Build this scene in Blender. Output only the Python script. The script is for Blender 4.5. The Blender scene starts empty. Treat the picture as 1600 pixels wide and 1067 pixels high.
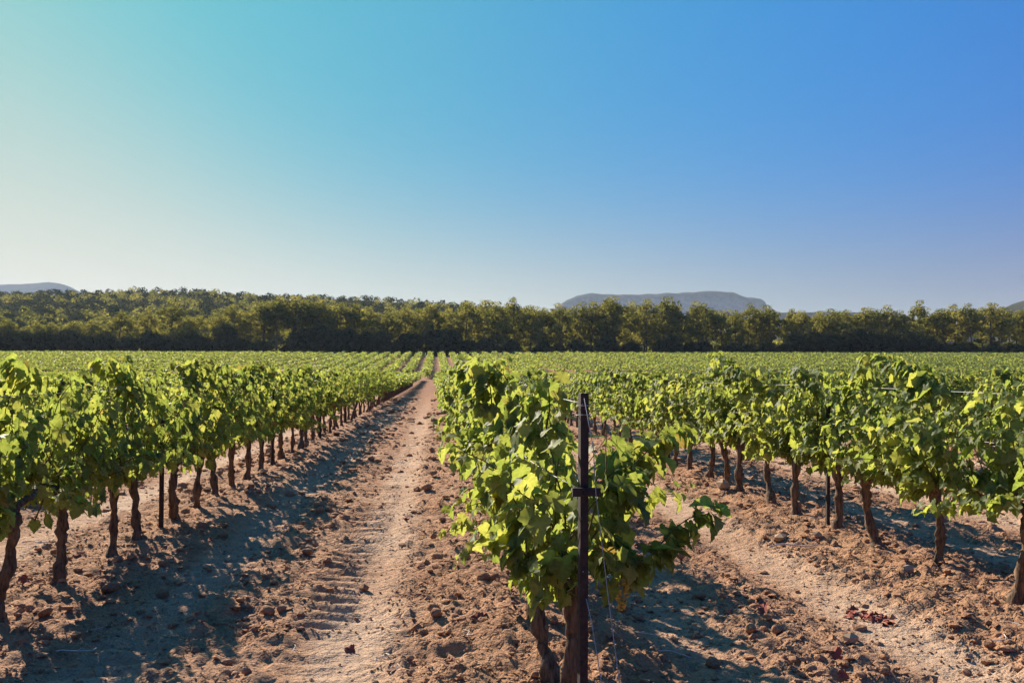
import bpy, math, random
import numpy as np
from mathutils import Matrix, Vector, Euler

# ------------------------------------------------------------------ camera
SC = bpy.context.scene
COL = SC.collection
CAM_H, FPX = 1.2, 1600.0
YAW, PITCH = math.atan(120 / 1600), math.atan(49.5 / 1600)
cam_data = bpy.data.cameras.new('camera')
cam_data.sensor_width = 36.0
cam_data.lens = 36.0
cam_data.clip_start = 0.05
cam_data.clip_end = 30000
cam = bpy.data.objects.new('camera', cam_data)
COL.objects.link(cam)
cam.location = (0, 0, CAM_H)
cam.rotation_euler = (math.pi / 2 + PITCH, 0, -YAW)
SC.camera = cam
CAM_R = np.array(cam.rotation_euler.to_matrix())

# ------------------------------------------------------------------ sky, sun, exposure
SUN_AZ, SUN_EL = math.radians(29), math.radians(28.5)      # azimuth to the left of the row direction (+Y)
world = bpy.data.worlds.new('World')
SC.world = world
world.use_nodes = True
wn, wl = world.node_tree.nodes, world.node_tree.links
wn.clear()
sky = wn.new('ShaderNodeTexSky')
sky.sky_type = 'NISHITA'
sky.sun_disc = False
sky.sun_elevation = SUN_EL
sky.sun_rotation = -SUN_AZ
sky.altitude = 300
sky.air_density = 1.0
sky.dust_density = 0.4
sky.ozone_density = 1.5
bg = wn.new('ShaderNodeBackground')
wo = wn.new('ShaderNodeOutputWorld')
# the photo's clear late-day sky: turquoise and pale towards the sun, deep blue away from it, milky near the horizon
def W(op, a, b=None, c=None):
    m = wn.new('ShaderNodeMath'); m.operation = op
    for i_, v_ in enumerate((a, b, c)):
        if v_ is None: continue
        if isinstance(v_, (int, float)): m.inputs[i_].default_value = v_
        else: wl.new(v_, m.inputs[i_])
    return m.outputs[0]
def wramp(fac, stops):
    r = wn.new('ShaderNodeValToRGB'); r.color_ramp.interpolation = 'B_SPLINE'
    e = r.color_ramp.elements
    while len(e) < len(stops): e.new(0.5)
    for i_, (p_, c_) in enumerate(stops):
        e[i_].position = p_; e[i_].color = (*[((x / 255 + 0.055) / 1.055) ** 2.4 for x in c_], 1)
    wl.new(fac, r.inputs['Fac'])
    return r.outputs['Color']
def wmix(fac, a, b):
    m = wn.new('ShaderNodeMix'); m.data_type = 'RGBA'
    if isinstance(fac, (int, float)): m.inputs[0].default_value = fac
    else: wl.new(fac, m.inputs[0])
    wl.new(a, m.inputs[6]); wl.new(b, m.inputs[7])
    return m.outputs[2]
tcw = wn.new('ShaderNodeTexCoord')
sxyz = wn.new('ShaderNodeSeparateXYZ'); wl.new(tcw.outputs['Generated'], sxyz.inputs[0])
hl = W('POWER', W('ADD', W('MULTIPLY', sxyz.outputs[0], sxyz.outputs[0]), W('ADD', W('MULTIPLY', sxyz.outputs[1], sxyz.outputs[1]), 0.0004)), 0.5)
cosaz = W('DIVIDE', W('ADD', W('MULTIPLY', sxyz.outputs[0], -math.sin(SUN_AZ)), W('MULTIPLY', sxyz.outputs[1], math.cos(SUN_AZ))), hl)
away = W('DIVIDE', W('ARCCOSINE', W('MULTIPLY', cosaz, 0.9999)), math.pi)          # 0 towards the sun's azimuth, 1 opposite
elev = W('MAXIMUM', sxyz.outputs[2], 0.0)
high = wramp(away, [(0.0, (92, 206, 210)), (0.06, (94, 207, 212)), (0.16, (58, 174, 212)), (0.25, (0, 148, 226)), (0.34, (0, 128, 222)), (1.0, (4, 94, 194))])
low = wramp(away, [(0.0, (228, 219, 198)), (0.11, (238, 222, 190)), (0.19, (216, 202, 156)), (0.28, (148, 150, 126)), (0.36, (150, 134, 128)), (1.0, (130, 130, 138))])
aq = W('DIVIDE', away, 0.09)
hwid = W('ADD', W('MULTIPLY', W('POWER', math.e, W('MULTIPLY', W('MULTIPLY', aq, aq), -1.0)), 0.165), 0.12)
q_ = W('DIVIDE', elev, hwid)
milk = W('POWER', math.e, W('MULTIPLY', W('MULTIPLY', q_, q_), -1.0))
graded = wmix(milk, high, low)
hsv = wn.new('ShaderNodeHueSaturation'); hsv.inputs['Saturation'].default_value = 1.0; hsv.inputs['Value'].default_value = 0.1
wl.new(sky.outputs['Color'], hsv.inputs['Color'])
SKY_MIX = 0.97
wl.new(wmix(SKY_MIX, hsv.outputs['Color'], graded), bg.inputs['Color'])
bg.inputs['Strength'].default_value = 0.385
wl.new(bg.outputs['Background'], wo.inputs['Surface'])

sun_data = bpy.data.lights.new('sun', 'SUN')
sun_data.energy = 5.0
sun_data.angle = math.radians(0.53)
sun_data.color = (1.0, 0.88, 0.72)
sun = bpy.data.objects.new('sun', sun_data)
COL.objects.link(sun)
SUN_DIR = Vector((-math.sin(SUN_AZ) * math.cos(SUN_EL), math.cos(SUN_AZ) * math.cos(SUN_EL), math.sin(SUN_EL)))
sun.rotation_euler = SUN_DIR.to_track_quat('Z', 'Y').to_euler()
sun.location = SUN_DIR * 60

SC.view_settings.view_transform = 'Standard'
SC.view_settings.look = 'None'
SC.view_settings.gamma = 1.0
SC.view_settings.exposure = 1.2
SC.view_settings.use_curve_mapping = False
SC.render.engine = 'CYCLES'
SC.cycles.max_bounces = 8
SC.cycles.diffuse_bounces = 5
SC.cycles.transmission_bounces = 4
SC.cycles.volume_bounces = 0
SC.cycles.use_denoising = True

# ------------------------------------------------------------------ helpers
def ray(px, py):
    return CAM_R @ np.array([(px - 800) / FPX, (533.5 - py) / FPX, -1.0])

def at(px, py, Y):
    d = ray(px, py)
    t = Y / d[1]
    return np.array([d[0] * t, Y, CAM_H + d[2] * t])

def on_ground(px, py):
    d = ray(px, py)
    t = -CAM_H / d[2]
    return d[0] * t, d[1] * t

def hash2(ix, iy, seed):
    n = (ix.astype(np.int64) * 374761393 + iy.astype(np.int64) * 668265263 + seed * 974634777) & 0xFFFFFFFF
    n = ((n ^ (n >> 13)) * 1274126177) & 0xFFFFFFFF
    n = (n ^ (n >> 16)) & 0xFFFFFFFF
    return n / 4294967295.0

def vnoise(x, y, seed=0):
    x = np.asarray(x, float); y = np.asarray(y, float)
    ix, iy = np.floor(x), np.floor(y)
    fx, fy = x - ix, y - iy
    fx = fx * fx * (3 - 2 * fx); fy = fy * fy * (3 - 2 * fy)
    a = hash2(ix, iy, seed); b = hash2(ix + 1, iy, seed)
    c = hash2(ix, iy + 1, seed); d = hash2(ix + 1, iy + 1, seed)
    return (a * (1 - fx) + b * fx) * (1 - fy) + (c * (1 - fx) + d * fx) * fy - 0.5

def sstep(a, b, x):
    t = np.clip((np.asarray(x, float) - a) / (b - a), 0, 1)
    return t * t * (3 - 2 * t)

def mk_mesh(name, verts, tris=None, quads=None, mats=(), var=None, smooth=True, mat_idx=None, rib=None):
    verts = np.asarray(verts, np.float32)
    loops, starts, totals, s = [], [], [], 0
    if tris is not None and len(tris):
        t = np.asarray(tris, np.int32); loops.append(t.ravel())
        starts.append(np.arange(len(t)) * 3); totals.append(np.full(len(t), 3)); s = len(t) * 3
    if quads is not None and len(quads):
        q = np.asarray(quads, np.int32); loops.append(q.ravel())
        starts.append(s + np.arange(len(q)) * 4); totals.append(np.full(len(q), 4))
    loops = np.concatenate(loops).astype(np.int32); starts = np.concatenate(starts).astype(np.int32)
    totals = np.concatenate(totals).astype(np.int32)
    m = bpy.data.meshes.new(name)
    m.vertices.add(len(verts)); m.vertices.foreach_set('co', verts.ravel())
    m.loops.add(len(loops)); m.loops.foreach_set('vertex_index', loops)
    m.polygons.add(len(starts)); m.polygons.foreach_set('loop_start', starts)
    m.polygons.foreach_set('loop_total', totals)
    m.polygons.foreach_set('use_smooth', np.full(len(starts), smooth, dtype=bool))
    for mm in mats: m.materials.append(mm)
    if mat_idx is not None: m.polygons.foreach_set('material_index', np.asarray(mat_idx, np.int32))
    if var is not None:
        a = m.attributes.new('var', 'FLOAT', 'POINT')
        a.data.foreach_set('value', np.asarray(var, np.float32))
    if rib is not None and np.any(rib):
        a = m.attributes.new('rib', 'FLOAT', 'POINT')
        a.data.foreach_set('value', np.asarray(rib, np.float32))
    m.update(calc_edges=True)
    return m

def link(name, data, parent=None, loc=None, rot=None, scale=None):
    o = bpy.data.objects.new(name, data)
    COL.objects.link(o)
    if parent is not None: o.parent = parent
    if loc is not None: o.location = loc
    if rot is not None: o.rotation_euler = rot
    if scale is not None: o.scale = scale
    return o

def tag(o, label, cat, group=None, kind=None):
    o['label'] = label; o['category'] = cat
    if group: o['group'] = group
    if kind: o['kind'] = kind
    return o

def ordinal(n):
    w = ['first', 'second', 'third', 'fourth', 'fifth', 'sixth', 'seventh', 'eighth', 'ninth', 'tenth', 'eleventh', 'twelfth']
    if n < len(w): return w[n]
    n += 1
    suf = 'th' if 10 <= n % 100 <= 20 else {1: 'st', 2: 'nd', 3: 'rd'}.get(n % 10, 'th')
    return '%d%s' % (n, suf)

class Bag:
    """collects vertex / tri / quad arrays into one mesh"""
    def __init__(self): self.v, self.t, self.q, self.a, self.n = [], [], [], [], 0; self.b = []; self.tm, self.qm = [], []
    def add(self, v, t=None, q=None, var=0.0, mat=0, rib=0.0):
        v = np.asarray(v, float).reshape(-1, 3)
        if t is not None and len(t):
            self.t.append(np.asarray(t) + self.n); self.tm.append(np.full(len(t), mat))
        if q is not None and len(q):
            self.q.append(np.asarray(q) + self.n); self.qm.append(np.full(len(q), mat))
        self.v.append(v); self.a.append(np.broadcast_to(np.asarray(var, float), (len(v),))); self.b.append(np.broadcast_to(np.asarray(rib, float), (len(v),))); self.n += len(v)
    def mesh(self, name, mats, smooth=True):
        t = np.concatenate(self.t) if self.t else None
        q = np.concatenate(self.q) if self.q else None
        mi = np.concatenate(self.tm + self.qm)
        return mk_mesh(name, np.concatenate(self.v), t, q, mats, np.concatenate(self.a), smooth, mi, np.concatenate(self.b))

def tube(path, radii, sides=8, rng=None, jit=0.0, cap=True):
    P = np.asarray(path, float); n = len(P)
    T = np.gradient(P, axis=0); T /= np.linalg.norm(T, axis=1)[:, None] + 1e-9
    ref = np.array([0.31, 0.95, 0.05]) if abs(T[0][2]) > 0.6 else np.array([0.05, 0.1, 1.0])
    A = np.cross(T, ref); A /= np.linalg.norm(A, axis=1)[:, None] + 1e-9
    B = np.cross(T, A)
    ang = np.arange(sides) / sides * 2 * math.pi
    R = np.asarray(radii, float)[:, None] * np.ones((1, sides))
    if rng is not None and jit > 0:
        col = 1 + rng.normal(0, jit, sides)
        R = R * col[None, :] * (1 + rng.normal(0, jit * 0.8, (n, sides)))
    V = P[:, None, :] + R[:, :, None] * (np.cos(ang)[None, :, None] * A[:, None, :] + np.sin(ang)[None, :, None] * B[:, None, :])
    i, j = np.meshgrid(np.arange(n - 1), np.arange(sides), indexing='ij')
    a = i * sides + j; b = i * sides + (j + 1) % sides
    Q = np.stack([a, b, b + sides, a + sides], -1).reshape(-1, 4)
    V = V.reshape(-1, 3); Tr = None
    if cap:
        V = np.vstack([V, P[0], P[-1]]); k = n * sides
        s = np.arange(sides); s2 = (s + 1) % sides
        Tr = np.vstack([np.stack([s2, s, np.full(sides, k)], 1),
                        np.stack([s + (n - 1) * sides, s2 + (n - 1) * sides, np.full(sides, k + 1)], 1)])
    return V, Tr, Q

def box(c, s):
    c = np.array(c, float); s = np.array(s, float) / 2
    v = np.array([[x, y, z] for x in (-1, 1) for y in (-1, 1) for z in (-1, 1)], float) * s + c
    q = [[0, 1, 3, 2], [4, 6, 7, 5], [0, 4, 5, 1], [2, 3, 7, 6], [0, 2, 6, 4], [1, 5, 7, 3]]
    return v, q

# ------------------------------------------------------------------ materials
def new_mat(name):
    m = bpy.data.materials.new(name); m.use_nodes = True
    n, l = m.node_tree.nodes, m.node_tree.links
    n.clear()
    out = n.new('ShaderNodeOutputMaterial')
    return m, n, l, out

def ramp(n, l, fac, stops, interp='LINEAR'):
    r = n.new('ShaderNodeValToRGB'); r.color_ramp.interpolation = interp
    e = r.color_ramp.elements
    while len(e) < len(stops): e.new(0.5)
    for i, (p, c) in enumerate(stops):
        e[i].position = p; e[i].color = (*c, 1)
    l.new(fac, r.inputs['Fac'])
    return r.outputs['Color']

def noise(n, l, vec, scale, detail=4, rough=0.55):
    t = n.new('ShaderNodeTexNoise'); t.inputs['Scale'].default_value = scale
    t.inputs['Detail'].default_value = detail; t.inputs['Roughness'].default_value = rough
    if vec is not None: l.new(vec, t.inputs['Vector'])
    return t.outputs['Fac']

def mix(n, l, fac, a, b, mode='MIX'):
    m = n.new('ShaderNodeMix'); m.data_type = 'RGBA'; m.blend_type = mode
    for sock, val in ((m.inputs[0], fac), (m.inputs[6], a), (m.inputs[7], b)):
        if isinstance(val, (int, float)): sock.default_value = val
        elif isinstance(val, tuple): sock.default_value = (*val, 1)
        else: l.new(val, sock)
    return m.outputs[2]

def math_node(n, l, op, a, b=None):
    m = n.new('ShaderNodeMath'); m.operation = op
    for i, v in enumerate((a, b)):
        if v is None: continue
        if isinstance(v, (int, float)): m.inputs[i].default_value = v
        else: l.new(v, m.inputs[i])
    return m.outputs[0]

def leaf_material(name, stops, trans_stops, trans=0.45, gloss=0.5, rough=0.42, tint_noise=18):
    m, n, l, out = new_mat(name)
    at_ = n.new('ShaderNodeAttribute'); at_.attribute_name = 'var'
    oi = n.new('ShaderNodeObjectInfo')
    f = math_node(n, l, 'FRACT', math_node(n, l, 'ADD', at_.outputs['Fac'], oi.outputs['Random']))
    c1 = ramp(n, l, f, stops); c2 = ramp(n, l, f, trans_stops)
    geo = n.new('ShaderNodeNewGeometry')
    nz = noise(n, l, geo.outputs['Position'], tint_noise, 3)
    c1 = mix(n, l, 1.0, c1, ramp(n, l, nz, [(0.3, (0.75, 0.78, 0.72)), (0.7, (1.15, 1.12, 1.1))]), 'MULTIPLY')
    rb = n.new('ShaderNodeAttribute'); rb.attribute_name = 'rib'              # palmate veins
    rf_ = math_node(n, l, 'POWER', rb.outputs['Fac'], 3.0)
    c1 = mix(n, l, math_node(n, l, 'MULTIPLY', rf_, 0.55), c1, (0.26, 0.29, 0.10))
    c2 = mix(n, l, math_node(n, l, 'MULTIPLY', rf_, 0.35), c2, (0.62, 0.62, 0.14))
    ns = noise(n, l, geo.outputs['Position'], tint_noise * 4, 3)
    c2 = mix(n, l, 1.0, c2, ramp(n, l, ns, [(0.3, (0.78, 0.8, 0.75)), (0.7, (1.12, 1.1, 1.1))]), 'MULTIPLY')
    p = n.new('ShaderNodeBsdfPrincipled')
    l.new(c1, p.inputs['Base Color'])
    p.inputs['Roughness'].default_value = rough
    p.inputs['Specular IOR Level'].default_value = gloss
    t = n.new('ShaderNodeBsdfTranslucent'); l.new(c2, t.inputs['Color'])
    s = n.new('ShaderNodeMixShader'); s.inputs['Fac'].default_value = trans
    l.new(p.outputs[0], s.inputs[1]); l.new(t.outputs[0], s.inputs[2])
    l.new(s.outputs[0], out.inputs['Surface'])
    return m

M_LEAF = leaf_material('vine_leaf',
    [(0.0, (0.072, 0.126, 0.042)), (0.4, (0.102, 0.160, 0.052)), (0.75, (0.140, 0.192, 0.062)), (0.985, (0.175, 0.208, 0.072)), (0.993, (0.16, 0.14, 0.04)), (1.0, (0.16, 0.09, 0.03))],
    [(0.0, (0.23, 0.305, 0.048)), (0.4, (0.32, 0.38, 0.06)), (0.75, (0.41, 0.44, 0.072)), (0.985, (0.47, 0.46, 0.085)), (0.993, (0.4, 0.32, 0.06)), (1.0, (0.38, 0.2, 0.05))],
    trans=0.58, gloss=0.18, rough=0.55)
M_PINE = leaf_material('pine_needles',
    [(0.0, (0.10, 0.11, 0.03)), (0.5, (0.23, 0.215, 0.055)), (1.0, (0.38, 0.31, 0.085))],
    [(0.0, (0.22, 0.23, 0.036)), (1.0, (0.50, 0.43, 0.085))], trans=0.42, gloss=0.0, rough=0.8, tint_noise=0.6)
M_OAK = leaf_material('oak_leaves',
    [(0.0, (0.05, 0.058, 0.024)), (0.5, (0.09, 0.086, 0.034)), (1.0, (0.16, 0.125, 0.052))],
    [(0.0, (0.05, 0.07, 0.015)), (1.0, (0.1, 0.11, 0.03))], trans=0.12, gloss=0.0, rough=0.8, tint_noise=0.6)

def bark_material(name, a, b, scale):
    m, n, l, out = new_mat(name)
    tc = n.new('ShaderNodeTexCoord')
    mp = n.new('ShaderNodeMapping'); mp.inputs['Scale'].default_value = (1, 1, 0.16)
    l.new(tc.outputs['Object'], mp.inputs['Vector'])
    f = noise(n, l, mp.outputs['Vector'], scale, 6, 0.65)
    g = noise(n, l, tc.outputs['Object'], scale * 0.25, 3)
    c = ramp(n, l, f, [(0.35, a), (0.65, b)])
    c = mix(n, l, 0.6, c, ramp(n, l, g, [(0.3, (0.6, 0.6, 0.6)), (0.7, (1.2, 1.15, 1.1))]), 'MULTIPLY')
    p = n.new('ShaderNodeBsdfPrincipled'); l.new(c, p.inputs['Base Color'])
    p.inputs['Roughness'].default_value = 0.9; p.inputs['Specular IOR Level'].default_value = 0.15
    bm = n.new('ShaderNodeBump'); bm.inputs['Strength'].default_value = 0.9; bm.inputs['Distance'].default_value = 0.6 / scale
    l.new(f, bm.inputs['Height']); l.new(bm.outputs[0], p.inputs['Normal'])
    l.new(p.outputs[0], out.inputs['Surface'])
    return m
M_BARK = bark_material('vine_bark', (0.05, 0.034, 0.024), (0.235, 0.155, 0.10), 55)
M_CANE = bark_material('green_cane', (0.10, 0.09, 0.03), (0.22, 0.15, 0.06), 60)
M_TRUNK = bark_material('pine_bark', (0.06, 0.045, 0.035), (0.20, 0.15, 0.12), 5)

def soil_material(name, clod=False):
    m, n, l, out = new_mat(name)
    geo = n.new('ShaderNodeNewGeometry')
    pos = geo.outputs['Position']
    big = noise(n, l, pos, 0.9, 4, 0.6)
    mid = noise(n, l, pos, 9.0, 5, 0.65)
    fine = noise(n, l, pos, 70.0, 4, 0.7)
    c = ramp(n, l, big, [(0.3, (0.42, 0.222, 0.128)), (0.55, (0.485, 0.278, 0.168)), (0.75, (0.51, 0.312, 0.198))])
    c = mix(n, l, 1.0, c, ramp(n, l, mid, [(0.25, (0.8, 0.78, 0.76)), (0.6, (1.05, 1.03, 1.0)), (0.8, (1.15, 1.13, 1.1))]), 'MULTIPLY')
    c = mix(n, l, 1.0, c, ramp(n, l, fine, [(0.25, (0.72, 0.68, 0.66)), (0.55, (1.0, 1.0, 1.0)), (0.8, (1.35, 1.35, 1.35))]), 'MULTIPLY')
    if not clod:
        sp = n.new('ShaderNodeSeparateXYZ'); l.new(pos, sp.inputs[0])
        a = n.new('ShaderNodeAttribute'); a.attribute_name = 'var'          # compacted wheel tracks: paler dust
        c = mix(n, l, a.outputs['Fac'], c, mix(n, l, 1.0, (0.57, 0.385, 0.262), ramp(n, l, mid, [(0.3, (0.85, 0.85, 0.85)), (0.7, (1.1, 1.1, 1.1))]), 'MULTIPLY'))
        mr = n.new('ShaderNodeMapRange'); mr.inputs[1].default_value = 14; mr.inputs[2].default_value = 70
        l.new(sp.outputs[1], mr.inputs[0])
        c = mix(n, l, mr.outputs[0], c, (0.28, 0.135, 0.078))                # redder earth further up the field
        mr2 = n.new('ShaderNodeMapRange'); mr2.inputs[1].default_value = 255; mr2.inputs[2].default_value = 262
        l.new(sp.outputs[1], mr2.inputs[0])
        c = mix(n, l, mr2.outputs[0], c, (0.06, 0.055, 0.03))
    p = n.new('ShaderNodeBsdfPrincipled'); l.new(c, p.inputs['Base Color'])
    p.inputs['Roughness'].default_value = 0.95; p.inputs['Specular IOR Level'].default_value = 0.1
    b1 = n.new('ShaderNodeBump'); b1.inputs['Strength'].default_value = 1.0; b1.inputs['Distance'].default_value = 0.014
    l.new(fine, b1.inputs['Height'])
    b2 = n.new('ShaderNodeBump'); b2.inputs['Strength'].default_value = 0.9; b2.inputs['Distance'].default_value = 0.035
    l.new(noise(n, l, pos, 26, 5, 0.7), b2.inputs['Height']); l.new(b1.outputs[0], b2.inputs['Normal'])
    b3 = n.new('ShaderNodeBump'); b3.inputs['Strength'].default_value = 0.8; b3.inputs['Distance'].default_value = 0.09
    l.new(noise(n, l, pos, 7, 4, 0.7), b3.inputs['Height']); l.new(b2.outputs[0], b3.inputs['Normal'])
    l.new(b3.outputs[0] if not clod else b2.outputs[0], p.inputs['Normal'])
    l.new(p.outputs[0], out.inputs['Surface'])
    return m
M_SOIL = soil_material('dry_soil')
M_CLOD = soil_material('clod_soil', True)

def simple_mat(name, col, rough=0.6, metal=0.0, col2=None, scale=30, spec=0.4):
    m, n, l, out = new_mat(name)
    p = n.new('ShaderNodeBsdfPrincipled')
    tc = n.new('ShaderNodeTexCoord')
    f = noise(n, l, tc.outputs['Object'], scale, 5, 0.6)
    l.new(ramp(n, l, f, [(0.35, col), (0.65, col2 or tuple(min(1, x * 1.35) for x in col))]), p.inputs['Base Color'])
    p.inputs['Roughness'].default_value = rough; p.inputs['Metallic'].default_value = metal
    p.inputs['Specular IOR Level'].default_value = spec
    l.new(p.outputs[0], out.inputs['Surface'])
    return m
M_POST = simple_mat('weathered_steel', (0.018, 0.014, 0.014), 0.75, 0.0, (0.05, 0.03, 0.024), 45, 0.3)
M_WIRE = simple_mat('galvanised_wire', (0.26, 0.25, 0.24), 0.6, 0.3, (0.36, 0.35, 0.33), 60)
M_TWIG = simple_mat('bleached_twig', (0.46, 0.38, 0.32), 0.85, 0, (0.62, 0.55, 0.48), 80, 0.2)
M_REDLEAF = simple_mat('red_dry_leaf', (0.20, 0.03, 0.025), 0.8, 0, (0.34, 0.10, 0.06), 60, 0.2)
M_STONE = simple_mat('limestone', (0.30, 0.205, 0.135), 0.95, 0, (0.40, 0.29, 0.20), 30, 0.1)
M_GRAPE_GOLD = simple_mat('golden_grape', (0.40, 0.26, 0.04), 0.35, 0, (0.50, 0.34, 0.06), 40)
M_GRAPE_DARK = simple_mat('dark_grape', (0.02, 0.012, 0.03), 0.45, 0, (0.05, 0.03, 0.06), 40)

# ------------------------------------------------------------------ ground
ROW0, ROWS = 0.48, 2.57                     # lateral position of the central row, row spacing
BLOCK_END, FAR_START, FAR_END = 128.0, 134.0, 254.0

def base_height(y):
    """flat field that starts to climb towards the wood"""
    y = np.asarray(y, float)
    return 0.043 * (np.sqrt((y - 128) ** 2 + 14 ** 2) + (y - 128)) / 2 - 0.043 * 0.37 - (0.043 - 0.01) * (np.sqrt((y - 275) ** 2 + 20 ** 2) + (y - 275)) / 2

def track(x, c, w):
    return np.exp(-np.abs((x - c) / w) ** 4)

def ground_height(x, y, detail=True):
    x = np.asarray(x, float); y = np.asarray(y, float)
    h = base_height(y)
    k = (x - ROW0) / ROWS
    d = (k - np.round(k)) * ROWS                       # signed distance to the nearest row
    near = 1 - sstep(30, 80, y)
    wob = 0.05 * vnoise(y * 0.5, y * 0 + 3, 5)
    u = d + wob
    # aisle coordinate: 0 at aisle centre
    aisle = ((x - ROW0) / ROWS - np.floor((x - ROW0) / ROWS) - 0.5) * ROWS + wob
    tr1 = track(aisle, 0.36, 0.24); tr2 = track(aisle, -0.55, 0.22)
    berm = 0.035 * np.exp(-(u / 0.38) ** 2)
    h = h + near * (berm - 0.035 * tr1 - 0.03 * tr2)
    if detail:
        rough = near * (1 - 0.75 * np.maximum(tr1, 0.7 * tr2))
        n = 0.05 * vnoise(x * 3.1, y * 3.1, 1) + 0.045 * vnoise(x * 7.3, y * 7.3, 2) + 0.035 * np.abs(vnoise(x * 15, y * 15, 3)) * 2 + 0.030 * vnoise(x * 31, y * 31, 4) + 0.016 * vnoise(x * 62, y * 62, 9)
        h = h + rough * (n - 0.018)
        # tyre lugs pressed into the left half of each tread strip
        left_aisle = (x > ROW0 - ROWS) & (x < ROW0)
        lug = (np.sin((y + 0.25 * np.abs(aisle - 0.3)) * 2 * math.pi / 0.19) > -0.2) * 1.0
        lugm = np.where(left_aisle, track(aisle, 0.28, 0.17), 0) * (0.35 + 0.65 * sstep(-0.1, 0.15, vnoise(x * 1.2, y * 0.9, 8)))
        lugm2 = np.where(left_aisle, track(aisle, -0.5, 0.2), 0.0) * 0.8
        h = h + near * 0.028 * (np.sin(y * 2 * math.pi / 0.19 + 2.5 * vnoise(x * 4, y * 2, 7)) * lugm + np.sin(y * 2 * math.pi / 0.21 + 1.0) * lugm2)
    return h

ys = [-4, -2.5, -1.2, 0, 0.8, 1.4]
y = 1.8
while y < 60: ys.append(y); y *= 1.0062
while y < 8800: ys.append(y); y *= 1.03
ys = np.array(ys)
us = np.linspace(-1, 1, 450)
GX = us[None, :] * (0.75 * np.maximum(ys, 0)[:, None] + 2.2)
GY = np.repeat(ys[:, None], len(us), 1)
GZ = ground_height(GX, GY)
ai = ((GX - ROW0) / ROWS - np.floor((GX - ROW0) / ROWS) - 0.5) * ROWS
gv = np.clip(np.maximum(track(ai, 0.45, 0.22), 0.6 * track(ai, -0.55, 0.2)) * (0.75 + 0.9 * vnoise(GX * 2, GY * 1.2, 11)), 0, 1) * (1 - sstep(20, 60, GY))
nr, nc = GX.shape
i, j = np.meshgrid(np.arange(nr - 1), np.arange(nc - 1), indexing='ij')
a = i * nc + j
gq = np.stack([a, a + 1, a + nc + 1, a + nc], -1).reshape(-1, 4)
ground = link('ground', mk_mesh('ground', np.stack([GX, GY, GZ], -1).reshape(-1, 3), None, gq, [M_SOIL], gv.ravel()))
tag(ground, 'dry tan ploughed vineyard soil with wheel tracks and clods', 'ground', kind='structure')

# ------------------------------------------------------------------ hills and mountains
def ridge(name, label, prof, D, front, back, mat, cols=160, rows=36, rough=0.05, cliff=0.0, base=-40.0, seed=1):
    pts = np.array([at(px, py, D) for px, py in prof])
    xs = np.linspace(pts[0, 0], pts[-1, 0], cols)
    top = np.interp(xs, pts[:, 0], pts[:, 2])
    top = top + rough * 60 * vnoise(xs / 40 + 7, xs * 0 + seed, seed) * D / 4000
    t = np.linspace(-1, 1, rows)
    V = np.zeros((rows, cols, 3))
    for r, tt in enumerate(t):
        yy = D + (front if tt < 0 else back) * tt
        s = 1 - abs(tt)
        if cliff and tt <= 0:
            prof_s = np.interp(s, [0, 0.72, 0.86, 0.93, 1.0], [0, 0.52, 0.62, 0.95, 1.0])
        else:
            prof_s = s ** 0.9
        yw = yy + front * 0.12 * vnoise(xs / (D * 0.02), xs * 0 + tt * 3, seed + 2) * (1 - 0.8 * s)
        zz = base + (top - base) * prof_s
        zz = zz + (top - base) * rough * 1.6 * vnoise(xs / (D * 0.018), yw / (D * 0.02), seed + 5) * (s * (1 - s) * 4) \
                + (top - base) * rough * 0.9 * vnoise(xs / (D * 0.005), yw / (D * 0.006), seed + 6) * min(1, 4 * (1 - s))
        V[r] = np.stack([xs, yw, zz], 1)
    i, j = np.meshgrid(np.arange(rows - 1), np.arange(cols - 1), indexing='ij')
    a = i * cols + j
    q = np.stack([a, a + 1, a + cols + 1, a + cols], -1).reshape(-1, 4)
    o = link(name, mk_mesh(name, V.reshape(-1, 3), None, q, [mat]))
    tag(o, label, 'mountain', kind='structure')
    return o

def hill_material(name, veg, rock, steep=0.6):
    m, n, l, out = new_mat(name)
    geo = n.new('ShaderNodeNewGeometry')
    sp = n.new('ShaderNodeSeparateXYZ'); l.new(geo.outputs['Normal'], sp.inputs[0])
    f = noise(n, l, geo.outputs['Position'], 0.012, 6, 0.65)
    g = noise(n, l, geo.outputs['Position'], 0.05, 4, 0.7)
    s = math_node(n, l, 'ADD', sp.outputs[2], math_node(n, l, 'MULTIPLY', math_node(n, l, 'SUBTRACT', f, 0.5), 0.9))
    c = ramp(n, l, s, [(steep - 0.12, rock), (steep + 0.12, veg)])
    c = mix(n, l, 1.0, c, ramp(n, l, g, [(0.3, (0.6, 0.6, 0.6)), (0.7, (1.3, 1.3, 1.3))]), 'MULTIPLY')
    p = n.new('ShaderNodeBsdfPrincipled'); l.new(c, p.inputs['Base Color']); p.inputs['Roughness'].default_value = 1.0
    p.inputs['Specular IOR Level'].default_value = 0.0
    l.new(p.outputs[0], out.inputs['Surface'])
    return m
M_MESA = hill_material('scrub_and_rock', (0.045, 0.042, 0.026), (0.30, 0.20, 0.145), 0.66)
M_FAR = hill_material('distant_scrub', (0.05, 0.055, 0.05), (0.12, 0.10, 0.09), 0.4)
M_HILL = hill_material('wooded_slope', (0.05, 0.05, 0.025), (0.10, 0.08, 0.05), 0.3)

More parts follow.
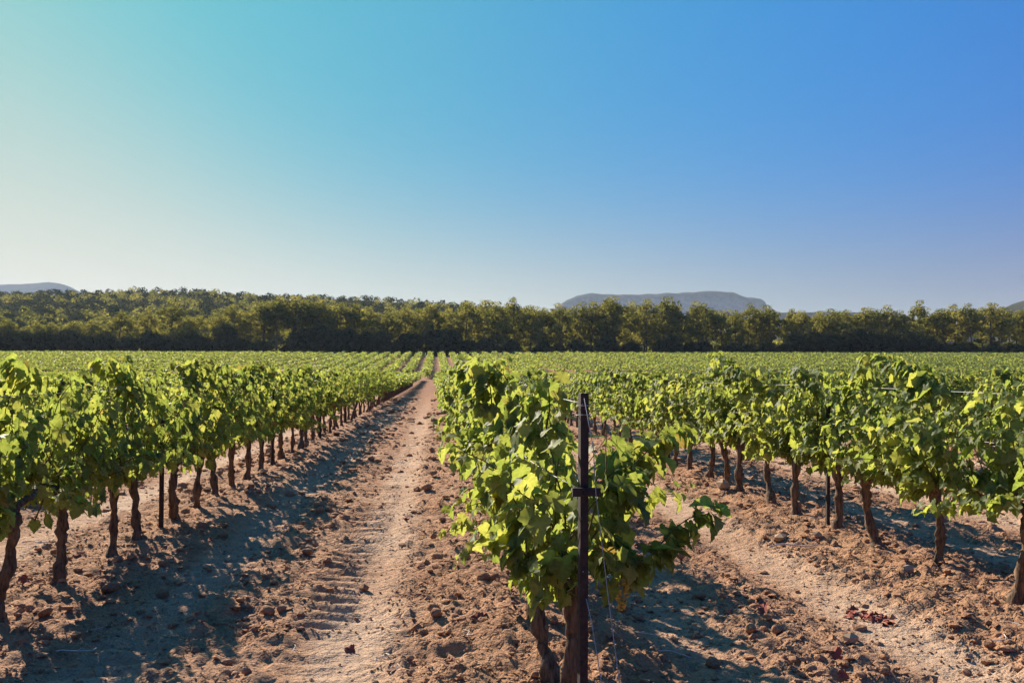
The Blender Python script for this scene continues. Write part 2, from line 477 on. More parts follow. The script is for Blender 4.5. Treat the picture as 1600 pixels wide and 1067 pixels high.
ridge('plateau_mountain', 'flat-topped rocky plateau mountain with cliffs above the wood',
      [(840, 500), (885, 468), (900, 461), (925, 457), (960, 459), (1000, 459), (1060, 457), (1100, 454.5), (1125, 453.5), (1145, 456), (1165, 463), (1178, 465), (1188, 467), (1192, 478), (1215, 500)],
      4200, 900, 900, M_MESA, 460, 70, 0.085, 1.0, seed=3)
ridge('far_mountain', 'hazy blue mountain at the far left horizon',
      [(-700, 470), (-400, 450), (-200, 445), (-60, 444), (0, 441), (25, 440.5), (50, 439), (80, 437.5), (95, 438.5), (104, 442), (118, 450), (160, 462), (240, 480)],
      4600, 900, 800, M_FAR, 160, 30, 0.04, seed=9)
ridge('low_ridge', 'low bare brown ridge between plateau mountain and right pines',
      [(1150, 500), (1200, 484), (1240, 483), (1300, 482.5), (1345, 483), (1400, 490), (1460, 500)],
      2600, 500, 500, M_MESA, 80, 20, 0.03, seed=14)
ridge('green_hill', 'green hill rising at the right edge behind the pines',
      [(1500, 510), (1545, 490), (1570, 478), (1600, 466), (1640, 455), (1700, 445), (1800, 440), (2000, 455), (2300, 480)],
      1700, 450, 500, M_HILL, 110, 26, 0.05, seed=21)

# wooded hill on the left: ridge heights from the photo at 700 m
HILL_Y0, HILL_Y1 = 285.0, 720.0
hp = np.array([at(px, py, HILL_Y1) for px, py in [(-500, 470), (-250, 455), (-60, 452), (60, 452), (200, 450), (330, 451), (420, 454), (520, 459), (620, 464), (700, 468), (780, 473), (840, 478), (920, 490), (1050, 512), (1300, 530)]])
def hill_height(x, y):
    x = np.asarray(x, float); y = np.asarray(y, float)
    xx = x * HILL_Y1 / np.maximum(y, 200)                 # ridge follows lines of sight loosely
    top = np.interp(x * 0.5 + xx * 0.5, hp[:, 0], hp[:, 2]) - 5
    s = np.clip((y - HILL_Y0) / (HILL_Y1 - HILL_Y0), 0, 1)
    up = s ** 1.05
    down = np.clip((y - HILL_Y1) / 500, 0, 1)
    b = base_height(y) - 1.0
    return b + (top - b) * up * (1 - down ** 1.5) + 4 * vnoise(x / 60, y / 60, 31) * up + 2 * vnoise(x / 22, y / 22, 32) * up
hx = np.linspace(-620, 420, 130); hy = np.linspace(HILL_Y0 - 6, HILL_Y1 + 480, 90)
HX, HY = np.meshgrid(hx, hy)
HZ = hill_height(HX, HY); HZ[0] -= 3
i, j = np.meshgrid(np.arange(89), np.arange(129), indexing='ij'); a = i * 130 + j
hill = link('wooded_hill', mk_mesh('wooded_hill', np.stack([HX, HY, HZ], -1).reshape(-1, 3), None, np.stack([a, a + 1, a + 131, a + 130], -1).reshape(-1, 4), [M_HILL]))
tag(hill, 'long wooded hillside rising behind the tree line on the left', 'hill', kind='structure')

# ------------------------------------------------------------------ foliage cards
def cards(P, N, S, rng, curl=0.25, aspect=0.8):
    """one irregular bent quad per point; returns verts, quads"""
    n = len(P)
    N = N / (np.linalg.norm(N, axis=1)[:, None] + 1e-9)
    R = rng.normal(size=(n, 3)); A = np.cross(N, R); A /= np.linalg.norm(A, axis=1)[:, None] + 1e-9
    B = np.cross(N, A)
    S = S[:, None]
    j = lambda: rng.uniform(0.7, 1.25, (n, 1))
    v0 = P - A * S * 0.5 * j(); v2 = P + A * S * 0.5 * j()
    v1 = P - B * S * 0.5 * aspect * j() + N * S * curl * 0.5; v3 = P + B * S * 0.5 * aspect * j() + N * S * curl * rng.uniform(-0.5, 1, (n, 1))
    V = np.stack([v0, v1, v2, v3], 1).reshape(-1, 3)
    Q = np.arange(n * 4).reshape(-1, 4)
    return V, Q

def unit(rng, n):
    v = rng.normal(size=(n, 3)); return v / np.linalg.norm(v, axis=1)[:, None]

def clump(rng, c, r, n, size, bag, flat=0.65, mat=0):
    d = unit(rng, n); rad = rng.uniform(0.62, 1.05, n)
    P = c + d * rad[:, None] * np.array([r, r, r * flat])
    N = d * 1.0 + np.array([0, 0, 0.25]) + rng.normal(0, 0.16, (n, 3))
    V, Q = cards(P, N, rng.uniform(0.7, 1.4, n) * size, rng)
    bag.add(V, None, Q, np.repeat(rng.uniform(0, 0.6) + rng.uniform(0, 0.35, n), 4), mat)

def make_pine(seed, low=0.18, high=0.42):
    rng = np.random.default_rng(seed)
    H = 12.0
    lean = rng.normal(0, 0.06, 2)
    t = np.linspace(0, 1, 12)
    bend = np.stack([lean[0] * t * H + 0.25 * np.sin(t * 5 + rng.uniform(0, 6)) * t, lean[1] * t * H + 0.25 * np.sin(t * 4 + rng.uniform(0, 6)) * t, t * H * 0.93], 1)
    tb = Bag(); tb.add(*tube(bend, 0.2 * (1 - 0.8 * t) + 0.02, 7, rng, 0.06))
    cb = Bag()
    base = rng.uniform(low, high); inner = []
    for k in range(19):
        f = base + (1 - base) * (k + rng.uniform(0, 1)) / 19
        ang = k * 2.4 + rng.uniform(-0.5, 0.5)
        s = (f - base) / (1 - base)
        R = (3.5 * np.sqrt(max(0.03, 1 - (s * 0.98) ** 2.2)) * (0.55 + 0.45 * min(1, s * 3))) * rng.uniform(0.6, 1.05)
        p0 = np.array([np.interp(f * 0.9, t, bend[:, q]) for q in range(3)])
        p1 = p0 + np.array([math.cos(ang) * R, math.sin(ang) * R, 0.3 + R * 0.28])
        mid = (p0 + p1) / 2 + np.array([0, 0, -0.15])
        tb.add(*tube([p0, mid, p1], [0.07, 0.05, 0.02], 4))
        inner.append(p0 * 0.4 + p1 * 0.6)
        clump(rng, p1, rng.uniform(0.95, 1.8), 130, 0.36, cb, 0.62)
    clump(rng, bend[-1] + np.array([0, 0, 0.35]), 1.2, 90, 0.3, cb, 0.55)
    for c_ in inner: clump(rng, c_, 0.7, 7, 0.8, cb, 0.6)  # oversized inner cards added to block sunlight through the crown
    return tb.mesh('pine_trunk', [M_TRUNK]), cb.mesh('pine_crown', [M_PINE])

def make_oak(seed):
    rng = np.random.default_rng(seed)
    tb = Bag(); t = np.linspace(0, 1, 6)
    tb.add(*tube(np.stack([0.2 * np.sin(t * 3), 0.1 * t, t * 4.0], 1), 0.22 - 0.14 * t, 7, rng, 0.08))
    cb = Bag()
    for k in range(46):
        d = unit(rng, 1)[0]; d[2] = abs(d[2]) * 1.15 - 0.28
        r = rng.uniform(0.72, 1.0)
        c = np.array([d[0] * 3.1 * r, d[1] * 3.1 * r, 3.1 + d[2] * 3.3 * r])
        if k % 6 == 0: tb.add(*tube([[0, 0, 2.2], c * np.array([.5, .5, 0]) + np.array([0, 0, (2.2 + c[2]) / 2]), c], [0.1, 0.06, 0.02], 4))
        clump(rng, c, rng.uniform(0.75, 1.15), 66, 0.27, cb, 0.8)
    for k in range(26):  # large interior cards added to keep sun out of the crown's core
        d = unit(rng, 1)[0] * rng.uniform(0.2, 0.75); clump(rng, np.array([d[0] * 3, d[1] * 3, 2.9 + d[2] * 3.2]), 1.0, 14, 1.1, cb, 0.9)
    return tb.mesh('oak_trunk', [M_TRUNK]), cb.mesh('oak_crown', [M_OAK])

PINES = [make_pine(100 + k) for k in range(6)]
PINES_TALL = [make_pine(120 + k, 0.5, 0.6) for k in range(3)]            # bare-stemmed pines
OAKS = [make_oak(200 + k) for k in range(4)]

def plant_tree(kind, proto, x, y, s, sz, rz, label, group, cat='tree', lift=0.0):
    e = link(kind, None, None, (x, y, float(ground_height(x, y, False)) - 0.1 + lift), (0, 0, rz), (s, s, sz))
    tag(e, label, cat, group)
    link('trunk', proto[0], e); link('crown', proto[1], e)
    return e

rng = np.random.default_rng(7)
# pines picked out from the photo: (px of trunk, py of crown top)
PX = [(18, 497), (62, 500), (105, 506), (150, 498), (186, 486), (228, 482), (262, 470), (300, 492), (338, 486), (362, 474), (390, 486), (412, 470), (432, 461), (455, 462), (480, 468), (500, 466), (528, 472), (552, 472), (580, 480), (604, 486), (632, 478), (655, 480), (682, 474), (705, 480), (728, 470), (752, 468), (778, 470), (803, 464), (826, 478), (850, 480), (876, 474), (900, 472), (922, 470), (945, 466), (964, 462), (988, 470), (1010, 466), (1035, 463), (1062, 478), (1090, 470), (1106, 472), (1128, 484), (1150, 484), (1166, 474), (1190, 482), (1206, 476), (1232, 482), (1258, 484), (1282, 486), (1306, 482), (1322, 484), (1348, 480), (1368, 482), (1390, 476), (1412, 484), (1436, 469), (1458, 484), (1476, 482), (1492, 475), (1518, 474), (1546, 472), (1562, 480), (1584, 484), (1602, 478)]
n_p = 0
for px, py in PX:
    Y = 268 + rng.uniform(-3, 8)
    top = at(px, py, Y)
    g = float(ground_height(top[0], Y, False))
    sz = (top[2] - g) / 12.0
    s = sz * rng.uniform(0.8, 1.3)
    plant_tree('pine_tree', PINES_TALL[rng.integers(3)] if (px > 1450 and n_p % 2) or 395 < px < 470 or rng.uniform() < 0.15 else PINES[rng.integers(6)], top[0], Y, s, sz, rng.uniform(0, 6.28),
               'pine in the front of the wood, %s pine counted from the left' % ordinal(n_p), 'pines along the vineyard edge')
    n_p += 1
n_b = 0
for k in range(66):                                   # second rank standing between the first
    px = -20 + k * 25 + rng.uniform(-8, 8)
    Y = 286 + rng.uniform(-4, 12)
    top = at(px, np.interp(px, [0, 350, 450, 700, 1000, 1200, 1600], [502, 492, 478, 484, 478, 490, 490]) + rng.uniform(-5, 12), Y)
    sz = (top[2] - float(ground_height(top[0], Y, False))) / 12.0
    plant_tree('pine_tree', PINES[rng.integers(6)], top[0], Y, sz * rng.uniform(0.95, 1.25), sz, rng.uniform(0, 6.28),
               'half hidden pine behind the front pines of the wood, %s from the left' % ordinal(n_b), 'pines behind the front rank')
    n_b += 1
OX = [(5, 505), (40, 512), (75, 508), (112, 505), (140, 516), (165, 512), (200, 520), (235, 512), (262, 518), (290, 508), (318, 518), (350, 500), (375, 522), (408, 526), (470, 506), (495, 502), (520, 510), (545, 508), (575, 514), (600, 512), (640, 512), (680, 504), (700, 510), (760, 524), (800, 528), (850, 530), (900, 528), (945, 520), (990, 530), (1030, 528), (1050, 518), (1100, 530), (1150, 530), (1200, 530), (1245, 512), (1265, 508), (1300, 512), (1330, 506), (1352, 508), (1385, 510), (1415, 510), (1445, 516), (1470, 530), (1500, 538), (1545, 540), (1595, 536)]
n_o = 0
for px, py in OX:
    Y = 258.5 + rng.uniform(0, 3)
    top = at(px, py, Y)
    sz = (top[2] - float(ground_height(top[0], Y, False))) / 6.8
    s = max(sz * rng.uniform(0.95, 1.25), 0.75)
    plant_tree('oak_tree', OAKS[rng.integers(4)], top[0], Y, s, sz, rng.uniform(0, 6.28),
               'dark rounded evergreen oak at the vineyard edge, %s oak from the left' % ordinal(n_o), 'oaks along the vineyard edge')
    n_o += 1
for k in range(46):
    px = -10 + k * 35.5 + rng.uniform(-10, 10)
    Y = 262 + rng.uniform(0, 6)
    p = at(px, 550, Y); s = rng.uniform(0.55, 0.85)
    plant_tree('shrub', OAKS[rng.integers(4)], p[0], Y, s * 1.15, s * 0.8, rng.uniform(0, 6.28),
               'dark low shrub under the trees at the vineyard edge, %s from the left' % ordinal(k), 'shrubs under the trees', 'shrub')

# the wood on the hillside: one mass
wb = Bag(); pts = []
yy = 297.0
while yy < 735:
    step = 7.2 + (yy - 297) * 0.006
    x0, x1 = at(-170, 500, yy)[0], at(1120 if yy > 400 else 1760, 500, yy)[0]
    for xx in np.arange(x0, x1, step):
        if rng.uniform() < 0.08: continue
        px_, py_ = xx + rng.uniform(-2.6, 2.6), yy + rng.uniform(-2.6, 2.6)
        pts.append((px_, py_, max(float(hill_height(px_, py_)), float(base_height(py_)) - 0.5)))
    yy += step * 0.95
P = np.array(pts)
for x, yy, z in P:
    r = rng.uniform(2.3, 4.3); h = r * rng.uniform(0.95, 1.5); n = 56 if yy > 480 else 80
    d = unit(rng, n); d[:, 2] = np.abs(d[:, 2]) * 1.2 - 0.35
    rr = rng.uniform(0.55, 1.0, n)[:, None]
    C = np.array([x, yy, z + h - r * 0.9]) + d * rr * np.array([r, r, r * 0.85])
    V, Q = cards(C, d + rng.normal(0, 0.12, (n, 3)) + np.array([0, 0, 0.15]), rng.uniform(0.7, 1.4, n) * 0.31 * r, rng)
    wb.add(V, None, Q, np.repeat(rng.uniform(0, 0.85) + rng.uniform(0, 0.12, n), 4), int(rng.uniform() < 0.6))
wood = link('woodland', wb.mesh('woodland', [M_PINE, M_OAK]))
tag(wood, 'dense pine and oak wood covering the hillside', 'woodland', kind='stuff')

# ------------------------------------------------------------------ grapevines
HALF = [(0.0, 0.02), (0.06, -0.10), (0.17, -0.17), (0.29, -0.13), (0.36, -0.02), (0.46, 0.05), (0.43, 0.16), (0.52, 0.24), (0.56, 0.38), (0.47, 0.46), (0.36, 0.50), (0.37, 0.60), (0.28, 0.72), (0.17, 0.80), (0.10, 0.90), (0.0, 1.0)]
def leaf_template(half, seed):
    r = random.Random(seed)
    right = [(x * r.uniform(0.92, 1.08), y) for x, y in half]
    left = [(-x * r.uniform(0.92, 1.08), y) for x, y in half[1:-1]][::-1]
    ring = right + left
    cup, droop, fold = r.uniform(-0.2, 0.4), r.uniform(0.1, 0.8), r.uniform(0.0, 0.5)
    def z(x, y): return fold * abs(x) - droop * max(0, y - 0.2) ** 2 - cup * (x * x) * 1.5 + 0.05 * math.sin(x * 9 + seed) + 0.04 * math.sin(y * 11 + seed)
    V = [(0, 0.32, z(0, 0.32))] + [(x, y, z(x, y)) for x, y in ring]
    n = len(ring)
    mids = [((0 + x) / 2, (0.32 + y) / 2, z(x / 2, (0.32 + y) / 2)) for x, y in ring[::2]]
    T = [(0, 1 + k, 1 + (k + 1) % n) for k in range(n)]
    rv = {3: 1.0, 5: 0.7, 8: 1.0, 12: 0.75, 15: 1.0} if len(half) > 10 else {}
    rr = [rv.get(q, 0.0) for q in range(len(half))]
    rib = [1.0 if rv else 0.0] + rr + rr[1:-1][::-1]
    return np.array(V, float), np.array(T), np.array(rib)
LEAF_HI = [leaf_template(HALF, s) for s in range(10)]
LEAF_LO = [leaf_template(HALF[::3], s) for s in range(6)]          # fewer outline points for vines further off
LEAF_MESH = [mk_mesh('vine_leaf', v, t, None, [M_LEAF], np.zeros(len(v)), rib=rb) for v, t, rb in LEAF_HI]

def grow_canopy(rng, nshoot=15, hh=0.49, top=1.12, spread=0.50, extra=(), dense=1.0):
    """shoots from a low cordon; returns leaf arrays (pos, X, Y, N, size) and shoot paths"""
    shoots, L = [], []
    for s in range(nshoot):
        p = np.array([rng.normal(0, 0.05), rng.uniform(-spread, spread), hh + rng.normal(0, 0.05)])
        sprawl = rng.uniform() < 0.24
        side = 1 if rng.uniform() < 0.5 else -1
        d = np.array([rng.normal(0, 0.24), rng.normal(0, 0.3), 1.0])
        if sprawl: d = np.array([side * rng.uniform(0.3, 0.8), rng.normal(0, 0.6), rng.uniform(0.1, 0.6)])
        d /= np.linalg.norm(d)
        n = int(rng.integers(14, 21)) if not sprawl else int(rng.integers(9, 14))
        path = [p.copy()]
        for k in range(n):
            d = d + rng.normal(0, 0.10, 3) + np.array([-0.35 * p[0] * (p[2] > 0.75), 0, (-0.03 - 0.16 * max(0, (p[2] - top + 0.14) * 6)) if not sprawl else -0.06])
            d /= np.linalg.norm(d)
            p = p + d * 0.035; path.append(p.copy())
        shoots.append(np.array(path))
    for ex in extra:
        ex = np.array(ex, float); ex[:, 2] -= 0.055 * np.clip((ex[:, 2] - 1.0) / 0.2, 0, 1)
        seg = np.linalg.norm(np.diff(ex, axis=0), axis=1); cum = np.r_[0, np.cumsum(seg)]
        tt = np.arange(0, cum[-1], 0.030)
        path = np.stack([np.interp(tt, cum, ex[:, c]) for c in range(3)], 1) + rng.normal(0, 0.006, (len(tt), 3))
        shoots.append(path)
    for si, path in enumerate(shoots):
        n = len(path)
        is_extra = si >= nshoot
        for k in range(1, n):
            d = path[k] - path[k - 1]; d /= np.linalg.norm(d) + 1e-9
            cnt = 1 + (rng.uniform() < 0.85 * dense) + (2 if is_extra else 0)
            for c in range(cnt):
                out = np.array([np.sign(path[k][0] + rng.normal(0, 0.10)) * rng.uniform(0.3, 1.1), rng.normal(0, 0.5), rng.uniform(-0.2, 0.5)])
                pet = out - d * np.dot(out, d) * 0.6
                pet /= np.linalg.norm(pet) + 1e-9
                frac = k / n
                size = rng.uniform(0.042, 0.088) * ((1.0 if frac < 0.7 else 1.0 - 1.4 * (frac - 0.7)) if not is_extra else 1.2 - 0.3 * frac)
                pos = path[k] + pet * rng.uniform(0.025, 0.07)
                if pos[2] < hh - 0.15 and not is_extra and rng.uniform() < 0.7: continue
                N = out * np.array([0.9, 0.9, 0.3]) + np.array([0, 0, rng.uniform(0.15, 0.9)]) + rng.normal(0, 0.32, 3)
                N /= np.linalg.norm(N)
                Y = pet * 0.5 + np.array([0, 0, -0.8]) + rng.normal(0, 0.35, 3)
                Y = Y - N * np.dot(Y, N); Y /= np.linalg.norm(Y) + 1e-9
                X = np.cross(Y, N)
                L.append((pos, X, Y, N, size, 0.5 * rng.uniform() + 0.5 * rng.uniform()))
    P = np.array([q[0] for q in L]); X = np.array([q[1] for q in L]); Y = np.array([q[2] for q in L]); N = np.array([q[3] for q in L])
    S = np.array([q[4] for q in L]); A = np.array([q[5] for q in L])
    return (P, X, Y, N, S, A), shoots

def leaves_into(bag, leaves, tmpls, rng, mat=0):
    P, X, Y, N, S, A = leaves
    which = rng.integers(len(tmpls), size=len(P))
    for w, (tv, tt, tr) in enumerate(tmpls):
        m = which == w
        if not m.any(): continue
        V = P[m][:, None, :] + S[m][:, None, None] * (tv[None, :, 0:1] * X[m][:, None, :] + tv[None, :, 1:2] * Y[m][:, None, :] + tv[None, :, 2:3] * N[m][:, None, :])
        n, k = V.shape[0], V.shape[1]
        T = (tt[None] + (np.arange(n) * k)[:, None, None]).reshape(-1, 3)
        bag.add(V.reshape(-1, 3), T, None, np.repeat(A[m], k), mat, np.tile(tr, n))

def canes_into(bag, shoots, r0=0.0042, sides=4, mat=0):
    for p in shoots:
        bag.add(*tube(p[::2] if len(p) > 4 else p, np.linspace(r0, r0 * 0.4, len(p[::2]) if len(p) > 4 else len(p)), sides, None, 0, False), mat=mat)

def make_trunk(seed, hh=0.49, sides=12, rings=18, fat=1.0, arms=(-1, 1)):
    rng = np.random.default_rng(seed)
    t = np.linspace(0, 1, rings)
    b = rng.normal(0, 0.034, 2); ph = rng.uniform(0, 6.28, 2)
    path = np.stack([b[0] * np.sin(t * 3.1 + ph[0]) - b[0] * math.sin(ph[0]), b[1] * np.sin(t * 3.4 + ph[1]) * 1.2 - b[1] * 1.2 * math.sin(ph[1]), -0.06 + t * (hh + 0.06)], 1)
    path[:, :2] += rng.normal(0, 0.004, (rings, 2))
    r = fat * (0.029 + 0.026 * np.exp(-(t / 0.16) ** 2) + 0.016 * np.exp(-((t - 1.0) / 0.12) ** 2) + 0.006 * np.sin(t * 17 + ph[0]))
    if rng.uniform() < 0.5: r = r + fat * 0.016 * np.exp(-((t - rng.uniform(0.15, 0.4)) / 0.09) ** 2)
    bag = Bag()
    V, T, Q = tube(path, r, sides, rng, 0.10 if sides > 6 else 0.0)
    bag.add(V, T, Q)
    top = path[-1]
    for sgn in arms:                                     # the permanent arms along the wire
        arm = [top + np.array([0, 0, -0.03])]
        for k in range(1, 6):
            arm.append(top + np.array([rng.normal(0, 0.012), sgn * 0.075 * k, 0.02 + 0.012 * k + rng.normal(0, 0.008)]))
        bag.add(*tube(arm, fat * np.array([0.027, 0.02, 0.016, 0.013, 0.011, 0.008]), max(5, sides - 4), rng, 0.08 if sides > 6 else 0))
    return bag.mesh('vine_trunk', [M_BARK])

ICO_V, ICO_T = None, None
def ico(sub=0):
    import bmesh
    bm = bmesh.new(); bmesh.ops.create_icosphere(bm, subdivisions=sub + 1, radius=1.0)
    v = np.array([x.co[:] for x in bm.verts]); t = np.array([[x.index for x in f.verts] for f in bm.faces]); bm.free()
    return v, t
ICO0, ICO1 = ico(0), ico(1)

def make_grapes(seed, mat):
    rng = np.random.default_rng(seed); bag = Bag()
    for k in range(60):
        f = k / 60
        r = 0.036 * (1 - f) ** 0.6 + 0.006
        a = rng.uniform(0, 6.28)
        c = np.array([math.cos(a) * r * rng.uniform(.5, 1), math.sin(a) * r * rng.uniform(.5, 1), -0.13 * f])
        bag.add(ICO0[0] * rng.uniform(0.0065, 0.0085) + c, ICO0[1])
    bag.add(*tube([[0, 0, 0.05], [0.004, 0, 0.02], [0, 0, -0.03]], [0.002, 0.002, 0.0015], 4))
    return bag.mesh('grape_bunch', [mat])
GRAPES_GOLD = make_grapes(1, M_GRAPE_GOLD); GRAPES_DARK = [make_grapes(2, M_GRAPE_DARK), make_grapes(3, M_GRAPE_DARK)]

# prototypes shared by the vines that are not in the foreground
PROTO_HI, PROTO_LO = [], []
for k in range(8):
    r = np.random.default_rng(300 + k)
    ex = []
    for q in range(int(r.integers(1, 3))):
        y0 = r.uniform(-0.4, 0.4); tilt = r.normal(0, 0.15)
        ex.append([(0, y0, 0.95), (r.normal(0, 0.06), y0 + tilt * 0.5, 1.12), (r.normal(0, 0.1), y0 + tilt, 1.26)])
    lv, sh = grow_canopy(r, 17, extra=ex)
    b = Bag(); leaves_into(b, lv, LEAF_HI, r, 0); canes_into(b, sh, mat=1)
    PROTO_HI.append(b.mesh('vine_foliage', [M_LEAF, M_CANE]))
for k in range(8):
    r = np.random.default_rng(340 + k)
    ex = []
    for q in range(int(r.integers(0, 3))):
        y0 = r.uniform(-0.4, 0.4); tilt = r.normal(0, 0.15)
        ex.append([(0, y0, 0.95), (r.normal(0, 0.06), y0 + tilt * 0.5, 1.12), (r.normal(0, 0.1), y0 + tilt, 1.24)])
    lv, sh = grow_canopy(r, 15, extra=ex)
    b = Bag(); leaves_into(b, lv, LEAF_LO, r, 0); canes_into(b, sh, sides=3, mat=1)
    PROTO_LO.append(b.mesh('vine_foliage', [M_LEAF, M_CANE]))
TRUNKS = [make_trunk(400 + k) for k in range(10)]
TRUNKS_LO = [make_trunk(430 + k, sides=6, rings=8) for k in range(6)]

def row_vines(k):
    """positions of the vines of row k (0 = row with the steel end post, -1 = left row, 1 = right row)"""
    if k == 0: ys = [3.62, 4.06, 4.96, 5.8, 6.7]
    elif k == -1: ys = [4.15, 5.04, 5.91, 6.86, 7.41, 8.5, 9.28, 9.97, 10.78]
    elif k == 1: ys = [4.3, 5.21, 6.08, 6.89, 7.61, 8.48, 9.12, 10.11, 10.7, 11.35]
    else: ys = [3.2 + 0.3 * (k % 3)]
    r = np.random.default_rng(900 + k)
    while ys[-1] < BLOCK_END: ys.append(ys[-1] + 0.88 + r.normal(0, 0.04))
    return np.array(ys)

def in_view(x, y, m=1.5):
    return (x > -0.425 * y - m) & (x < 0.575 * y + m) & (y > 2.5)

PY = 3.3                                    # distance of the steel end post
vines = []
for k in range(-24, 32):
    x = ROW0 + k * ROWS
    for idx, yv in enumerate(row_vines(k)):
        if in_view(x, yv): vines.append((k, idx, x, yv))
vines.sort(key=lambda v: (abs(v[0]) > 1 and v[3] * 1.25) or v[3])
solo, rest = vines[:300], vines[300:]

# long shoots seen against the aisle or the sky, in vine-local coordinates (x to the right, y along the row)
def loc(px, py, Y, vy):
    p = at(px, py, Y); return (p[0] - ROW0, Y - vy, p[2])
def locr(px, py, vy, k):
    """the point of row k that the pixel hits"""
    d = ray(px, py); X = ROW0 + k * ROWS; t = X / d[0]
    return (0.0, d[1] * t - vy, CAM_H + d[2] * t)
SPECIAL = {
    (0, 0): [[loc(925, 870, 3.45, 3.62), loc(975, 905, 3.44, 3.62), loc(1010, 880, 3.44, 3.62), loc(1060, 835, 3.44, 3.62), loc(1108, 808, 3.44, 3.62)],
             [loc(925, 790, 3.60, 3.62), loc(960, 745, 3.65, 3.62), loc(1000, 705, 3.70, 3.62), loc(1058, 680, 3.75, 3.62)],
             [loc(930, 780, 3.50, 3.62), loc(960, 770, 3.50, 3.62), loc(985, 810, 3.50, 3.62)],
             [loc(885, 870, 3.5, 3.62), loc(866, 915, 3.5, 3.62), loc(872, 962, 3.5, 3.62)], [loc(840, 800, 3.7, 3.62), loc(818, 850, 3.7, 3.62), loc(825, 900, 3.7, 3.62)],
             [loc(935, 860, 3.50, 3.62), loc(965, 880, 3.50, 3.62), loc(965, 930, 3.50, 3.62)]],
    (0, 1): [[loc(860, 700, 4.06, 4.06), loc(855, 640, 4.05, 4.06), loc(862, 575, 4.05, 4.06)], [loc(850, 850, 4.0, 4.06), loc(845, 910, 3.95, 4.06), loc(868, 950, 3.9, 4.06)],
             [loc(820, 700, 4.2, 4.06), loc(815, 640, 4.2, 4.06), loc(822, 590, 4.2, 4.06)]],
    (0, 2): [[loc(770, 650, 5.0, 4.96), loc(765, 590, 5.0, 4.96), loc(745, 552, 5.0, 4.96)], [loc(800, 650, 5.0, 4.96), loc(798, 600, 5.0, 4.96), loc(775, 560, 5.0, 4.96)]],
    (0, 3): [[loc(760, 650, 5.8, 5.8), loc(740, 590, 5.8, 5.8), loc(725, 556, 5.8, 5.8)]],
    (-1, 2): [[locr(60, 600, 5.91, -1), locr(40, 575, 5.91, -1), locr(25, 560, 5.91, -1)]],
    (-1, 3): [[locr(205, 620, 6.86, -1), locr(185, 585, 6.86, -1), locr(155, 558, 6.86, -1)]],
    (-1, 5): [[locr(300, 600, 8.5, -1), locr(310, 575, 8.5, -1), locr(322, 556, 8.5, -1)]],
    (1, 2): [[locr(1470, 620, 6.08, 1), locr(1440, 580, 6.08, 1), locr(1390, 556, 6.08, 1), locr(1352, 552, 6.08, 1)]],
    (1, 3): [[locr(1440, 640, 6.89, 1), locr(1425, 600, 6.89, 1), locr(1400, 572, 6.89, 1)]],
    (1, 8): [[locr(1150, 610, 10.7, 1), locr(1135, 575, 10.7, 1), locr(1115, 550, 10.7, 1)], [locr(1160, 610, 10.7, 1), locr(1155, 580, 10.7, 1), locr(1130, 556, 10.7, 1)]],
}
def vine_label(k, idx):
    if k == 0: return 'grapevine in the row behind the steel end post, %s vine from the post' % ordinal(idx)
    if k == -1: return 'grapevine in the row along the left of the rutted aisle, %s from the camera' % ordinal(idx)
    if k == 1: return 'grapevine in the row right of the end post, %s from the camera' % ordinal(idx)
    n = ordinal(abs(k) - 1)
    return 'grapevine in the %s row %s of the end post row, %s along from the camera' % (n, 'left' if k < 0 else 'right', ordinal(idx))

